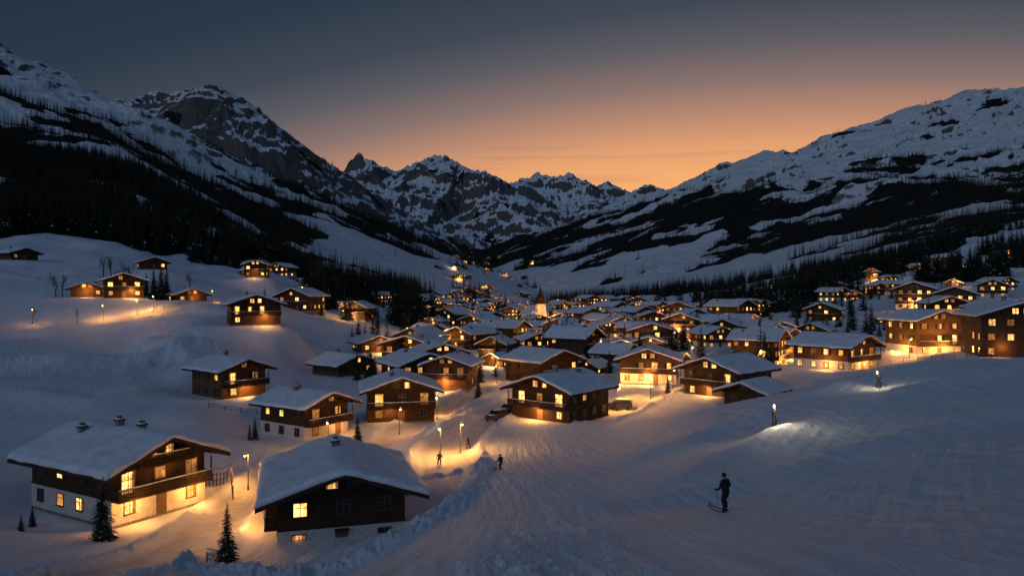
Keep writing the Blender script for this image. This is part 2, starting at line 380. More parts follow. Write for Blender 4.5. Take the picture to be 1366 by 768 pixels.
# ------------------------------------------------------------------ chalet generator
def chalet(name,W,L,nf,seed,plaster=1,balc=(1,2),lit_f=.75,lit_s=.35,lod=0,pitch=19,wood_=WD,sidebalc=None,eave=1.4,front=1.6,chim=2,nwin=None,snowt=.38):
    r=random.Random(seed); b=MB(); fh=2.65; H=nf*fh+.25; tp=math.tan(math.radians(pitch)); zr=H+W/2*tp; w2=W/2;l2=L/2
    b.box(-w2-.08,w2+.08,-l2-.08,l2+.08,-5,.25,ST)
    zp=.25
    if plaster: 
        zp=plaster*fh; b.box(-w2-.04,w2+.04,-l2-.04,l2+.04,.25,zp,PL)
    b.prism([(-w2,zp),(w2,zp),(w2,H),(0,zr),(-w2,H)],-l2,l2,wood_)
    b.box(-w2-.07,w2+.07,-l2-.07,l2+.07,zp-.1,zp+.06,TR)
    xe=w2+eave; ze=H-eave*tp; y0=-l2-front; y1=l2+front*.7; th=.2
    for sgn in (-1,1):
        p=[(0,zr+.02),(sgn*xe,ze+.02),(sgn*xe,ze+.02+th),(0,zr+.02+th)]
        if sgn==1: p=p[::-1]
        b.prism(p,y0,y1,TR)
        b.prism([(sgn*(xe),ze-.14),(sgn*(xe+.05),ze-.14),(sgn*(xe+.05),ze+.28),(sgn*xe,ze+.28)][::sgn],y0,y1,TR)
    for yy in (y0-.06,y1):
        for sgn in (-1,1):
            b.prism([(0,zr-.1),(sgn*xe,ze-.1),(sgn*xe,ze+.26),(0,zr+.26)][::-sgn],yy,yy+.06,TR)
    for fx in (-1,-.5,0,.5,1):
        x=fx*(w2-.1); z=zr-abs(x)*tp
        b.box(x-.11,x+.11,y0+.12,-l2,z-.28,z-.02,TR); b.box(x-.11,x+.11,l2,y1-.1,z-.28,z-.02,TR)
    if lod==0:
        n=int((y1-y0)/.8)
        for i in range(n):
            yy=y0+.3+i*.8
            for sgn in (-1,1):
                b.prism([(sgn*w2,H-.16),(sgn*(xe-.05),ze-.13),(sgn*(xe-.05),ze-.01),(sgn*w2,H-.03)][::sgn],yy,yy+.12,TR)
    nx,ny=(28,20) if lod==0 else (8,4)
    sx=xe+.1; off=seed*3.1
    vs=[];fs=[]
    X=np.linspace(-1,1,nx+1); Yv=np.linspace(0,1,ny+1)
    gx,gy=np.meshgrid(np.sign(X)*(1-(1-np.abs(X))**1.35 if lod==0 else np.abs(X))*sx,(0.5-0.5*np.cos(Yv*math.pi) if lod==0 else Yv)*(y1-y0+.2)+y0-.1)
    nz=fbm(gx/2.3+off,gy/2.3,2,seed)
    ed=np.minimum(sx-np.abs(gx),np.minimum(gy-(y0-.1),(y1+.1)-gy)); 
    prof=np.sqrt(np.clip(1-(1-np.clip(ed/.35,0,1))**2,0,1)) if lod==0 else np.ones_like(ed)
    rz=zr+.22-np.sqrt(gx**2+.12)*tp+.02
    top=rz+snowt*(.32+.68*prof)*(1+.38*nz)
    if lod==0:
        gx=gx+np.where(np.abs(gx)>sx-.01,.14*nz*np.sign(gx),0); gy=gy+np.where(ed<.01,.11*nz,0)
    for i in range(ny+1):
        for j in range(nx+1): vs.append((gx[i,j],gy[i,j],top[i,j]))
    idx=lambda i,j:i*(nx+1)+j
    for i in range(ny):
        for j in range(nx): fs.append((idx(i,j),idx(i,j+1),idx(i+1,j+1),idx(i+1,j)))
    ring=[(0,j) for j in range(nx+1)]+[(i,nx) for i in range(1,ny+1)]+[(ny,j) for j in range(nx-1,-1,-1)]+[(i,0) for i in range(ny-1,0,-1)]
    o=len(vs)
    for (i,j) in ring: vs.append((gx[i,j]*.985,gy[i,j]*.985,rz[i,j]-.02))
    for k in range(len(ring)):
        k2=(k+1)%len(ring); fs.append((idx(*ring[k2]),idx(*ring[k]),o+k,o+k2))
    b.add(vs,fs,SN)
    for c in range(chim):
        cx=r.uniform(-.25,.25)*W; cy=r.uniform(-.3,.35)*L; zb=zr-abs(cx)*tp
        b.box(cx-.35,cx+.35,cy-.3,cy+.3,zb-.3,zb+1.15,ST); b.box(cx-.45,cx+.45,cy-.4,cy+.4,zb+1.15,zb+1.26,TR)
        b.box(cx-.38,cx+.38,cy-.33,cy+.33,zb+1.263,zb+1.42,SN)
        b.box(cx-.2,cx+.2,cy-.2,cy+.2,zb+1.42,zb+1.6,ME)
    def fb(face,u0,u1,o0,o1,z0,z1,mat):
        if face=='F': b.box(u0,u1,-l2-o0,-l2-o1,z0,z1,mat)
        elif face=='B': b.box(-u0,-u1,l2+o0,l2+o1,z0,z1,mat)
        elif face=='R': b.box(w2+o0,w2+o1,u0,u1,z0,z1,mat)
        else: b.box(-w2-o0,-w2-o1,-u0,-u1,z0,z1,mat)
    def window(face,c,z,w,h,on,base):
        mat=r.choice((A1,A1,A2,A3)) if on else GL
        fb(face,c-w/2,c+w/2,-.05,base+.02,z,z+h,mat)
        t=.07
        fb(face,c-w/2-t,c-w/2,-.05,base+.07,z-t,z+h+t,FR); fb(face,c+w/2,c+w/2+t,-.05,base+.07,z-t,z+h+t,FR)
        fb(face,c-w/2,c+w/2,-.05,base+.068,z-t,z,FR); fb(face,c-w/2,c+w/2,-.05,base+.068,z+h,z+h+t,FR)
        fb(face,c-.035,c+.035,0,base+.05,z,z+h,FR)
        if lod==0 or h<1.6: fb(face,c-w/2,c+w/2,0,base+.045,z+h*.62,z+h*.62+.05,FR)
        if lod==0 and on:
            for sg in (-1,1):
                if r.random()<.6: fb(face,c+sg*w*.5-sg*.002,c+sg*w*(.5-r.uniform(.12,.3)),0,base+.03,z+.01,z+h-.01,A3)
        if lod==0 and h<1.6:
            fb(face,c-w/2-.12,c+w/2+.12,0,base+.14,z-t-.05,z-t-.004,TR)
            if base==0 and r.random()<.8:
                for sg in (-1,1):
                    a=c+sg*(w/2+t+.03); fb(face,a,a+sg*w*.48,0,.05,z-.03,z+h+.03,TR)
    for fl in range(nf):
        bo=.04 if fl<plaster else 0.0
        for face,ln,pl in (('F',W,lit_f),('B',W,lit_s),('R',L,lit_s),('L',L,lit_s)):
            n=nwin if (nwin and face=='F') else max(2,int(ln/2.9)); sp=ln/n
            for i in range(n):
                if r.random()<.1: continue
                c=-ln/2+sp*(i+.5)+r.uniform(-.1,.1)
                on=r.random()<pl
                if face=='F' and fl in balc and i%2==0: window(face,c,fl*fh+.32,min(1.3,sp*.5),1.95,on,bo)
                elif fl==0 and i==n//2 and face=='F':
                    fb(face,c-.55,c+.55,-.05,bo+.05,.15,2.2,FR); fb(face,c-.62,c+.62,0,bo+.5,2.32,2.42,TR)
                else: window(face,c,fl*fh+1.05,min(1.05,sp*.42),1.1,on,bo)
    if W>8.5:
        for c in (-.9,.9): window('F',c,nf*fh+.55,.95,.95,r.random()<lit_f,0)
    else: window('F',0,nf*fh+.5,.9,.85,r.random()<lit_f,0)
    def balcony(face,u0,u1,z,dep=1.25):
        fb(face,u0,u1,0,dep,z-.16,z,TR)
        if lod==0:
            n=int((u1-u0)/.17)
            for i in range(n):
                u=u0+(u1-u0)*(i+.5)/n; fb(face,u-.06,u+.06,dep-.05,dep-.02,z+.08,z+.92,TR)
        else: fb(face,u0,u1,dep-.05,dep-.02,z+.1,z+.9,TR)
        fb(face,u0,u1,dep-.09,dep+.03,z+.92,z+1.0,TR); fb(face,u0,u1,dep-.08,dep+.01,z+.02,z+.09,TR)
        for e in (u0,u1-.06):
            fb(face,e,e+.06,.02,dep-.1,z+.1,z+.9,TR)
        for e in np.linspace(u0+.07,u1-.19,4): fb(face,e,e+.12,dep-.2,dep-.1,z,z+fh-.3 if (face=='F' and z<nf*fh-.1) else z+1,TR)
        fb(face,u0+.02,u1-.02,dep-.1,dep+.05,z+1.003,z+1.07,SN)
    for fl in balc:
        if fl<=nf: 
            ww=w2+.1 if fl<nf else w2*.6
            balcony('F',-ww,ww,fl*fh)
    if sidebalc:
        face,fl=sidebalc; balcony(face,-l2*.8,l2*.9,fl*fh,1.1)
    return b.mesh(name,MATS,smooth=(SN,) if lod==0 else ())

# ------------------------------------------------------------------ lamps
NL=[0]
def plight(x,y,z,p,col=(1,.40,.08),r=.1):
    l=bpy.data.lights.new('lamp_light','POINT'); l.energy=p; l.color=col; l.shadow_soft_size=r
    o=bpy.data.objects.new('lamp_light',l); COL.objects.link(o); o.location=(x,y,z); NL[0]+=1; return o
def lampmesh():
    b=MB(); b.tube([(0,0,-.5),(0,0,1),(0,0,3.9)],[.07,.06,.04],0,8); b.tube([(0,0,0),(0,0,.5)],[.12,.09],0,8)
    b.tube([(0,0,3.9),(0,-.2,4.15),(0,-.55,4.2)],[.04,.035,.03],0,6)
    b.tube([(0,-.55,4.24),(0,-.55,4.12),(0,-.55,4.02)],[.05,.16,.2],0,10); b.ball((0,-.55,3.98),.12,1,10,6); b.ball((0,-.55,4.24),.12,2,8,5,(1,1,.5))
    return b.mesh('street_lamp_mesh',[M_metal,M_bulb,M_rsnow],(1,2))
LAMP=lampmesh()
def street_lamp(x,y,p=350,light=True,yaw=0,sc=1):
    z=hz(x,y); o=obj('street_lamp',LAMP,(x,y,z),(0,0,yaw),(sc,)*3)
    if light:
        l=plight(0,0,0,p); l.name='bulb_light'
        l.parent=o; l.location=(0,-.55,3.82); l.scale=(1/sc,)*3
    return o

# ------------------------------------------------------------------ hero chalets
def d2r(a): return math.radians(a)
HC=[
(-524,77,10,13.5,2,60,dict(seed=1,balc=(1,2),lit_f=1.0,lit_s=.33,chim=3,snowt=.55,pitch=22,eave=1.6,front=2.0),-22.3,[(3.2,-2.4,2.0,620),(-3.2,-2.4,2.0,480),(0,-2.1,4.9,130)]),
(-232,69.5,10.6,11.5,2,17,dict(seed=12,plaster=1,balc=(),lit_f=.25,lit_s=.2,sidebalc=('L',1),chim=1,snowt=.6,nwin=3,eave=1.7,front=2.2,pitch=18,sink=1.7),-21.2,[(-8.0,-2,3.6,450),(-8.0,3,3.6,350)]),
(-277,119,8.6,10.5,2,55,dict(seed=3,plaster=1,balc=(1,),lit_f=.55,lit_s=.05,chim=2,sink=.5),-22.9,[(2,-2.3,2,220)]),
(-150,131,11,11.5,2,12,dict(seed=4,plaster=0,balc=(1,),lit_f=.85,lit_s=.5,chim=1,sink=.3),-22.3,[(-2,-2.3,2.2,300),(7,0,2,400)]),
(-378,137,8.5,10.5,2,50,dict(seed=5,plaster=0,balc=(1,),lit_f=.9,lit_s=.25,chim=1,wood_=WL,sink=.5),-19.4,[(0,-2.3,2.2,500)]),
(65,127,11.5,12,2,-38,dict(seed=6,plaster=0,balc=(1,),lit_f=.9,lit_s=.15,chim=2,sink=.5),-21.5,[(0,-2.3,2.2,700)]),
(184,170,12,12,2,-14,dict(seed=7,plaster=1,balc=(1,),lit_f=.98,lit_s=.5,chim=1,wood_=WL),-21.2,[(0,-3,2.2,1500),(-5,-3,2,900)]),
(288,140,11,12,2,-48,dict(seed=8,plaster=0,balc=(1,),lit_f=.7,lit_s=.2,chim=1,sink=.7),-19.6,[(0,-2.3,2.2,700)]),
(322,124,6.5,8,1,-40,dict(seed=9,plaster=0,balc=(),lit_f=.0,lit_s=.0,chim=0,sink=.4),-19.1,[]),
(430,160,11.5,12,2,38,dict(seed=10,plaster=1,balc=(1,),lit_f=.9,lit_s=.75,chim=1,wood_=WL,sink=.5),-17.0,[(0,-2.3,2.2,800),(-7.3,-2,2,500)]),
(548,172,11,11,3,8,dict(seed=11,plaster=1,balc=(1,),lit_f=.95,lit_s=.6,chim=1,wood_=WL,sink=.8),-14.6,[(0,-3.4,2.5,1900),(-7.5,-2,2,1000)]),
(662,142,12.5,13,3,-16,dict(seed=12,plaster=0,balc=(),lit_f=.8,lit_s=.3,chim=1,sink=.6),-12.6,[(-3,-2,2.4,250)]),
(-345,196,12,12,2,25,dict(seed=13,plaster=0,balc=(1,),lit_f=.7,lit_s=.5,chim=1),-9.6,[(2,-2.5,2.2,900)]),
(-519,236,11,12,2,30,dict(seed=14,plaster=0,balc=(1,),lit_f=.85,lit_s=.4,chim=1),-3.2,[(2,-2.5,2.2,1200)]),
(-563,240,9,10,1,20,dict(seed=15,plaster=0,balc=(),lit_f=.9,lit_s=.7,chim=1),-3.0,[(0,-2.5,2.2,900)]),
(-433,246,9,10,1,40,dict(seed=16,plaster=0,balc=(),lit_f=.8,lit_s=.4,chim=1),-5.0,[(1,-2.5,2.2,350)]),
(-225,186,11,10,1,50,dict(seed=17,plaster=0,balc=(),lit_f=.6,lit_s=.2,chim=1,wood_=WL),-21.3,[]),
(-128,170,12,12,2,30,dict(seed=18,plaster=0,balc=(1,),lit_f=.8,lit_s=.3,chim=1,sink=.5),-21.7,[(0,-2.5,2.2,700)]),
(-80,163,9,10,2,-10,dict(seed=19,plaster=0,balc=(1,),lit_f=.9,lit_s=.4,chim=1,wood_=WL),-21.7,[(0,-2.5,2.2,900)]),
(40,175,12,12,2,40,dict(seed=20,plaster=0,balc=(1,),lit_f=.3,lit_s=.1,chim=1,sink=.5),-21.5,[]),
(-660,300,10,11,1,60,dict(seed=21,plaster=0,balc=(),lit_f=.3,lit_s=.1,chim=1),11,[]),
(652,215,12,12,2,5,dict(seed=22,plaster=0,balc=(1,),lit_f=.95,lit_s=.4,chim=1,wood_=WL),-11,[(0,-3,2.2,1000)]),
(575,250,11,11,2,-10,dict(seed=23,plaster=0,balc=(1,),lit_f=.9,lit_s=.4,chim=1),-10.5,[(0,-3,2.2,1300)]),
(-185,225,10,11,1,25,dict(seed=24,plaster=0,balc=(),lit_f=.9,lit_s=.4,chim=1),-19,[(0,-3,2.2,800)]),
(-480,290,9,9,1,35,dict(seed=25,plaster=0,balc=(),lit_f=.6,lit_s=.4,chim=1),7,[]),
(-340,330,9,10,2,10,dict(seed=26,plaster=0,balc=(1,),lit_f=.9,lit_s=.4,chim=1),4.5,[(0,-3,2.2,500)]),
]
HOUSES=[]
for (b,d,W,L,nf,yaw,kw,pz,lts) in HC:
    x,y=pv(b,d); r0=math.hypot(W,L)/2*.85
    PADS.append((x,y,pz,r0,r0+ (7 if d<100 else 10)))
PADS.append((-34,85,-22.3,6,12))

# ------------------------------------------------------------------ terrain sheet
def terrain():
    t=np.concatenate([np.linspace(-2.58,-.8,70)[:-1],np.linspace(-.8,.8,1250),np.linspace(.8,2.58,70)[1:]])
    def geo(a,b,st): 
        n=int(math.ceil(math.log(b/a)/math.log(1+st))); return np.exp(np.linspace(math.log(a),math.log(b),n+1))
    d=np.concatenate([geo(4,14,.03)[:-1],geo(14,75,.0075)[:-1],geo(75,330,.0065)[:-1],geo(330,1500,.008)[:-1],geo(1500,9500,.0042)[:-1],geo(9500,15000,.03)])
    cut=int(np.searchsorted(d,1000))
    for nm,rows,mat in (('snow_ground',d[:cut+1],M_ground),('mountain_range',d[cut:],M_mtn)):
        TT,DD=np.meshgrid(t,rows); X=(TT*DD).ravel(); Y=DD.ravel()
        Z=height(X,Y)
        nrw,nc=TT.shape
        co=np.stack([X,Y,Z],1).astype(np.float32)
        i=np.arange(nrw-1)[:,None]*nc+np.arange(nc-1)[None,:]
        q=np.stack([i,i+1,i+nc+1,i+nc],-1).reshape(-1,4).astype(np.int32)
        if nm=='snow_ground':
            ax=t*4.0; n0=len(co); ex=[]
            for yy,k in ((0,1.0),(-30,1.3),(-90,3)):
                ex.append(np.stack([ax*k+0*yy,np.full(nc,yy,float),co[:nc,2]+ (yy-4)*-.12],1))
            co=np.concatenate([co]+[e.astype(np.float32) for e in ex])
            prev=np.arange(nc)
            for k in range(3):
                cur=n0+k*nc+np.arange(nc)
                q=np.concatenate([q,np.stack([cur[:-1],cur[1:],prev[1:],prev[:-1]],-1).astype(np.int32)]); prev=cur
        me=bpy.data.meshes.new(nm); nv=len(co); nq=len(q)
        me.vertices.add(nv); me.vertices.foreach_set('co',co.ravel())
        me.loops.add(nq*4); me.loops.foreach_set('vertex_index',q.ravel())
        me.polygons.add(nq); me.polygons.foreach_set('loop_start',np.arange(nq,dtype=np.int32)*4)
        try: me.polygons.foreach_set('loop_total',np.full(nq,4,np.int32))
        except Exception: pass
        me.update(calc_edges=True)
        me.polygons.foreach_set('use_smooth',np.ones(nq,bool))
        def at(n,v):
            a=me.attributes.new(n,'FLOAT','POINT'); vv=np.zeros(nv,np.float32); vv[:len(v)]=v; a.data.foreach_set('value',vv)
        Zr=Z-CAMZ
        at('forest',forest_mask(X,Y,Z)*(Y>300))
        at('mtn',sstep(Zr,90,220)*sstep(Y,1000,1600))
        if nm=='snow_ground': at('road',roadmask(X,Y))
        me.materials.append(mat); me.update()
        obj(nm,me)
        print(nm,nv,round(time.time()-T0,1))
terrain()

for i,(b,d,W,L,nf,yaw,kw,pz,lts) in enumerate(HC):
    x,y=pv(b,d); sink=kw.pop('sink',0); me=chalet('chalet_mesh',W,L,nf,lod=0 if d<200 else 1,**kw)
    z=pz+CAMZ+.02-sink
    o=obj('wooden_chalet',me,(x,y,z),(0,0,d2r(yaw))); HOUSES.append((x,y,9))
    for (lx,ly,lz,p) in lts:
        l=plight(0,0,0,p,r=.09); l.name='porch_light'; l.parent=o
        l.location=(lx,(-L/2+ly+1.0) if abs(lx)<W/2 else ly,lz)

# ------------------------------------------------------------------ village
VAR=[]
for k in range(9):
    W=[9,10.5,12,8,11,13,9.5,10,12.5][k]; L=[10,12,12,9,13,14,11,9.5,12][k]
    VAR.append((chalet('village_chalet_mesh',W,L,[1,2,2,1,2,3,2,2,2][k],seed=50+k,plaster=[0,1,0,0,1,1,0,1,0][k],balc=[(),(1,),(1,),(),(1,),(1,2),(1,),(),(1,)][k],
        lit_f=[.6,.9,.5,.8,.7,.8,.3,.95,.6][k],lit_s=[.4,.5,.3,.5,.4,.3,.1,.7,.4][k],lod=1,wood_=(WD,WL,WD,WD,WD,WL,WD,WL,WD)[k],chim=1,pitch=(19,22,17,24,19,20,26,18,21)[k]),W,L))
def ok(x,y,sp):
    for (a,b,r) in HOUSES:
        if (a-x)**2+(b-y)**2<(sp+ (r-9))**2: return False
    return True
def near_road(x,y): 
    X=np.array([x]);Y=np.array([y]); return min(float(pdist(X,Y,P)[0]) for w,P in ROADS)<8.5
vl=[]
for _ in range(8500):
    d=math.sqrt(rng.uniform(160**2,760**2)); b=rng.uniform(-.36,.66)
    if d<250: blo,bhi=-.14,.36+ .08*(d>200)
    else: blo,bhi=-.12,.33-(d-250)/450*.15
    core=blo<b<bhi
    if core: p=.85 if d<640 else .45
    elif b>0: p=.055 if (d>240 and d<640) else 0
    else: p=.11 if (d>290 and d<520) else 0
    if rng.random()>p: continue
    x,y=b*d,d
    sp=rng.choice((15,17,20)) if core else 26
    if not ok(x,y,sp) or near_road(x,y): continue
    HOUSES.append((x,y,9)); vl.append((x,y,core))
for _ in range(75):
    d=rng.uniform(750,2400); b=rng.uniform(-.075,.03); x,y=b*d,d
    if ok(x,y,40): HOUSES.append((x,y,9)); vl.append((x,y,True))
xs=np.array([v[0] for v in vl]); ys=np.array([v[1] for v in vl]); zs=height(xs,ys)
for (x,y,core),z in zip(vl,zs):
    me,W,L=rng.choice(VAR)
    yaw=d2r(rng.choice((-40,-25,-10,5,20,40,60))+rng.uniform(-10,10)); s=rng.uniform(.72,1.12)
    o=obj('wooden_chalet',me,(x,y,float(z)-.4),(0,0,yaw),(s,s*rng.uniform(.85,1.15),s))
    if rng.random()<(.42 if y<700 else .35):
        p=rng.uniform(500,2000)*(1 if y<300 else 1.9 if y<700 else 7)
        l=plight(0,0,0,p,col=rng.choice(((1,.42,.09),(1,.48,.14),(1,.36,.06))),r=.12 if y<400 else .3); l.name='porch_light'; l.parent=o; l.location=(rng.uniform(-W/3,W/3),-L/2-2.4,2.6)
print('houses',len(HOUSES),round(time.time()-T0,1))

# ------------------------------------------------------------------ church
def church(x,y):
    b=MB(); b.box(-2.4,2.4,-2.4,2.4,-3,11,PL)
    b.add([(-2.6,-2.6,11),(2.6,-2.6,11),(2.6,2.6,11),(-2.6,2.6,11),(0,0,21)],[(0,1,4),(1,2,4),(2,3,4),(3,0,4),(3,2,1,0)],TR)
    b.prism([(-5,-3),(5,-3),(5,5),(0,9.5),(-5,5)],2.41,20,PL)
    for s in (-1,1): b.prism([(0,9.6),(s*5.8,4.4),(s*5.8,4.9),(0,10.1)][::-s],2.0,20.6,SN)
    for s in (-1,1):
        for k in range(4): b.box(s*5,s*5.06,5+k*4,6+k*4,1.5,4.2,A2)
    for z in (4.5,8.2): 
        b.box(-.5,.5,-2.46,-2.4,z,z+1.6,A2); b.box(-2.46,-2.4,-.5,.5,z,z+1.6,A2); b.box(2.4,2.46,-.5,.5,z,z+1.6,A2)
    b.tube([(0,0,20.8),(0,0,22.6)],[.12,.08],ME,6); b.box(-.5,.5,-.06,.06,21.8,21.95,ME)
    o=obj('church',b.mesh('church_mesh',MATS),(x,y,hz(x,y)+2),(0,0,.3))
    for p in ((-5,-8,6),(5,-8,6)):
        l=plight(0,0,0,3800,(1,.36,.07),.2); l.parent=o; l.location=p; l.name='flood_light'
church(.038*430,430)

# ------------------------------------------------------------------ conifers
M_need=simple('spruce_needles',(.010,.016,.010),(.035,.05,.03),3,.8,0,.15,detail=2)
M_bark=simple('bark',(.03,.022,.016),(.07,.05,.038),6,.9,.02,.1)
M_tsnow=simple('twig_snow',(.35,.38,.43),(.55,.58,.63),3,.7,0,.1)
def conifer(name,seed,wh,nb,sh,snow=.06,wid=.2,lod=0):
    r=random.Random(seed); b=MB()
    b.tube([(0,0,-.06),(0,0,.3),(0,0,.97)],[.018,.013,.002],1,6 if lod==0 else 4)
    V=[];F=[];V2=[];F2=[]
    for i in range(wh):
        f=.07+.92*(i/(wh-1)); R=wid*(1-f)**.82*r.uniform(.82,1.15)+.006
        n=max(4,int(nb*(1-f*.5)))
        for k in range(n):
            a=2*math.pi*(k+r.random()*.8)/n; rr=R*r.uniform(.7,1.15); dr=R*.42*r.uniform(.7,1.3)
            ca,sa=math.cos(a),math.sin(a); ph=r.uniform(-.012,.012)
            for s in range(sh):
                t0=(s/sh)*.85+r.uniform(0,.1); t1=min(1.05,t0+ (1.3/sh)+r.uniform(.05,.2)); w=(rr*.55/ (1+sh*.10))*(1.1-t0*.7)*r.uniform(.7,1.2)
                sw=r.uniform(-1,1)*w*.9*(1 if sh>1 else .2)
                p0=(ca*rr*t0,sa*rr*t0,f-dr*t0**1.3+ph)
                p1=(ca*rr*t1-sa*sw,sa*rr*t1+ca*sw,f-dr*t1**1.3+ph-r.uniform(0,.012))
                mx=(p0[0]*.45+p1[0]*.55,p0[1]*.45+p1[1]*.55); mz=p0[2]*.45+p1[2]*.55
                q0=(mx[0]-sa*w*.5,mx[1]+ca*w*.5,mz-w*.25); q1=(mx[0]+sa*w*.5,mx[1]-ca*w*.5,mz-w*.25)
                tgt=(V2,F2) if r.random()<snow else (V,F)
                o=len(tgt[0]); tgt[0].extend([p0,q0,p1,q1]); 
                tgt[1].append((o,o+1,o+2)); tgt[1].append((o,o+2,o+3))
    b.add(V,F,0); 
    if V2: b.add(V2,F2,2)
    return b.mesh(name,[M_need,M_bark,M_tsnow])
CH=[conifer('spruce_mesh',s,34,13,9,.06,.21) for s in (1,2,3)]
CM=[conifer('spruce_mid_mesh',s,16,9,2,.02,.19,1) for s in (4,5,6)]
CF=[conifer('spruce_far_mesh',s,7,6,1,0,.17,1) for s in (7,8,9,10)]
PT=[(-380,57,4.6),(-546,63.5,5.6),(-206,110,4.6),(-343,112,3.6),(-350,110,2.6),(252,196,9),(337,168,8.5),(345,172,6),(469,330,15),(534,330,9),(-478,246,11),(-468,244,13),(-461,247,12),(-488,250,8),(-223,300,15),(-216,305,12),
(-138,290,11),(-113,285,9),(-168,212,6.5),(-183,184,5),(-43,172,7),(-60,205,9),(30,205,9),(-20,215,8),(70,190,7),(100,215,8),(205,205,7),(250,150,4.5),(208,146,3.6),(150,250,9),(330,230,9),(395,240,10),(130,185,6),(480,260,9),
(-205,260,9),(-180,300,10),(-255,290,8),(-330,285,7),(-20,260,10),(60,280,9),(-90,330,12),(20,330,11),(230,260,9),(290,290,10),(150,320,10),(-120,310,12),(-128,320,9),(375,335,11),(382,340,13),(430,345,12),(440,350,12),(450,348,11),
(-640,70,2.2),(-655,66,1.8),(-45,150,5),(-100,190,8),(-150,205,9),(170,210,9),(-5,195,8)]
for k,(b,d,h) in enumerate(PT):
    x,y=pv(b,d); obj('pine_tree',CH[k%3] if d<260 else CM[k%3],(x,y,hz(x,y)-.1),(0,0,rng.uniform(0,6)),(h*rng.uniform(.9,1.15),h*rng.uniform(.9,1.15),h))
def scatter(name,X,Y,Z,sc,meshes):
    coll=bpy.data.collections.new(name+'_sources')
    for m in meshes: coll.objects.link(bpy.data.objects.new(name+'_spruce',m))
    me=bpy.data.meshes.new(name); me.vertices.add(len(X)); me.vertices.foreach_set('co',np.stack([X,Y,Z],1).astype(np.float32).ravel())
    a=me.attributes.new('scl','FLOAT','POINT'); a.data.foreach_set('value',sc.astype(np.float32))
    a=me.attributes.new('rz','FLOAT','POINT'); a.data.foreach_set('value',nr.uniform(0,6.28,len(X)).astype(np.float32))
    me.update(); o=obj(name,me)
    ng=bpy.data.node_groups.new(name+'_gn','GeometryNodeTree')
    ng.interface.new_socket('Geometry',in_out='INPUT',socket_type='NodeSocketGeometry'); ng.interface.new_socket('Geometry',in_out='OUTPUT',socket_type='NodeSocketGeometry')
    n=ng.nodes; gi=n.new('NodeGroupInput'); go=n.new('NodeGroupOutput'); ip=n.new('GeometryNodeInstanceOnPoints'); ci=n.new('GeometryNodeCollectionInfo')
    ci.inputs['Collection'].default_value=coll; ci.inputs['Separate Children'].default_value=True; ci.inputs['Reset Children'].default_value=True
    ip.inputs['Pick Instance'].default_value=True
    a1=n.new('GeometryNodeInputNamedAttribute'); a1.data_type='FLOAT'; a1.inputs['Name'].default_value='scl'
    a2=n.new('GeometryNodeInputNamedAttribute'); a2.data_type='FLOAT'; a2.inputs['Name'].default_value='rz'
    cx=n.new('ShaderNodeCombineXYZ'); L=ng.links
    L.new(a2.outputs['Attribute'],cx.inputs['Z']); L.new(cx.outputs[0],ip.inputs['Rotation']); L.new(a1.outputs['Attribute'],ip.inputs['Scale'])
    L.new(gi.outputs[0],ip.inputs['Points']); L.new(ci.outputs[0],ip.inputs['Instance']); L.new(ip.outputs[0],go.inputs[0])
    md=o.modifiers.new('instances','NODES'); md.node_group=ng
def gen(n,d0,d1,thr,pw):
    u=nr.uniform(0,1,n); d=(d0**pw+(d1**pw-d0**pw)*u)**(1/pw); b=nr.uniform(-.85,.85,n)
    X=b*d;Y=d; Z=height(X,Y); f=forest_mask(X,Y,Z)
    k=f>nr.uniform(thr,1,n)
    return X[k],Y[k],Z[k]
X,Y,Z=gen(60000,300,900,.15,1.4)
keep=np.ones(len(X),bool)
for (a,b,r) in HOUSES: keep&=((X-a)**2+(Y-b)**2>64)
X,Y,Z=X[keep],Y[keep],Z[keep]
scatter('forest',X,Y,Z-.5,nr.uniform(8,24,len(X))**1.0,CM); print('forest',len(X))
X,Y,Z=gen(110000,900,3300,.15,1.2)
scatter('distant_forest',X,Y,Z-1,nr.uniform(11,23,len(X)),CF); print('distant forest',len(X),round(time.time()-T0,1))
n=3600; d=np.sqrt(nr.uniform(170**2,800**2,n)); b=nr.uniform(-.22,.6,n); X=b*d;Y=d; keep=fbm(X/45,Y/45,2,88)>.05
for (a,bb,r) in HOUSES: keep&=((X-a)**2+(Y-bb)**2>50)
for w,P in ROADS: keep&=pdist(X,Y,P)>5
X,Y=X[keep],Y[keep]; Z=height(X,Y)
scatter('village_trees',X,Y,Z-.2,nr.uniform(4,11.5,len(X)),CM)

# bare larches / shrubs
def bare(name,seed,depth=5):
    r=random.Random(seed); b=MB()
    def br(p,d,l,rad,k):
        q=p+d*l*.5+Vector((r.uniform(-.04,.04)*l,r.uniform(-.04,.04)*l,0)); e=q+(d+Vector((r.uniform(-.2,.2),r.uniform(-.2,.2),.1))).normalized()*l*.5
        b.tube([p,q,e],[rad,rad*.8,rad*.6],0,4 if k<4 else 5,False)
        if k==0: return
        for i in range(3 if k>1 else 4):
            nd=(d+Vector((r.uniform(-.8,.8),r.uniform(-.8,.8),r.uniform(-.1,.5)))).normalized()
            br(q.lerp(e,r.random()),nd,l*r.uniform(.55,.75),rad*.55,k-1)
    br(Vector((0,0,-.05)),Vector((0,0,1)),.38,.02,depth)
    return b.mesh(name,[M_bark])
BT=[bare('bare_tree_mesh',s) for s in (1,2)]
for k,(b,d,h) in enumerate([(-535,262,13),(-522,258,12),(-545,265,11),(-608,235,11),(-600,238,9),(-510,260,11),(-580,205,5),(-640,210,4.5),(-430,262,9)]):
    x,y=pv(b,d); obj('bare_tree',BT[k%2],(x,y,hz(x,y)),(0,0,k),(h,h,h))

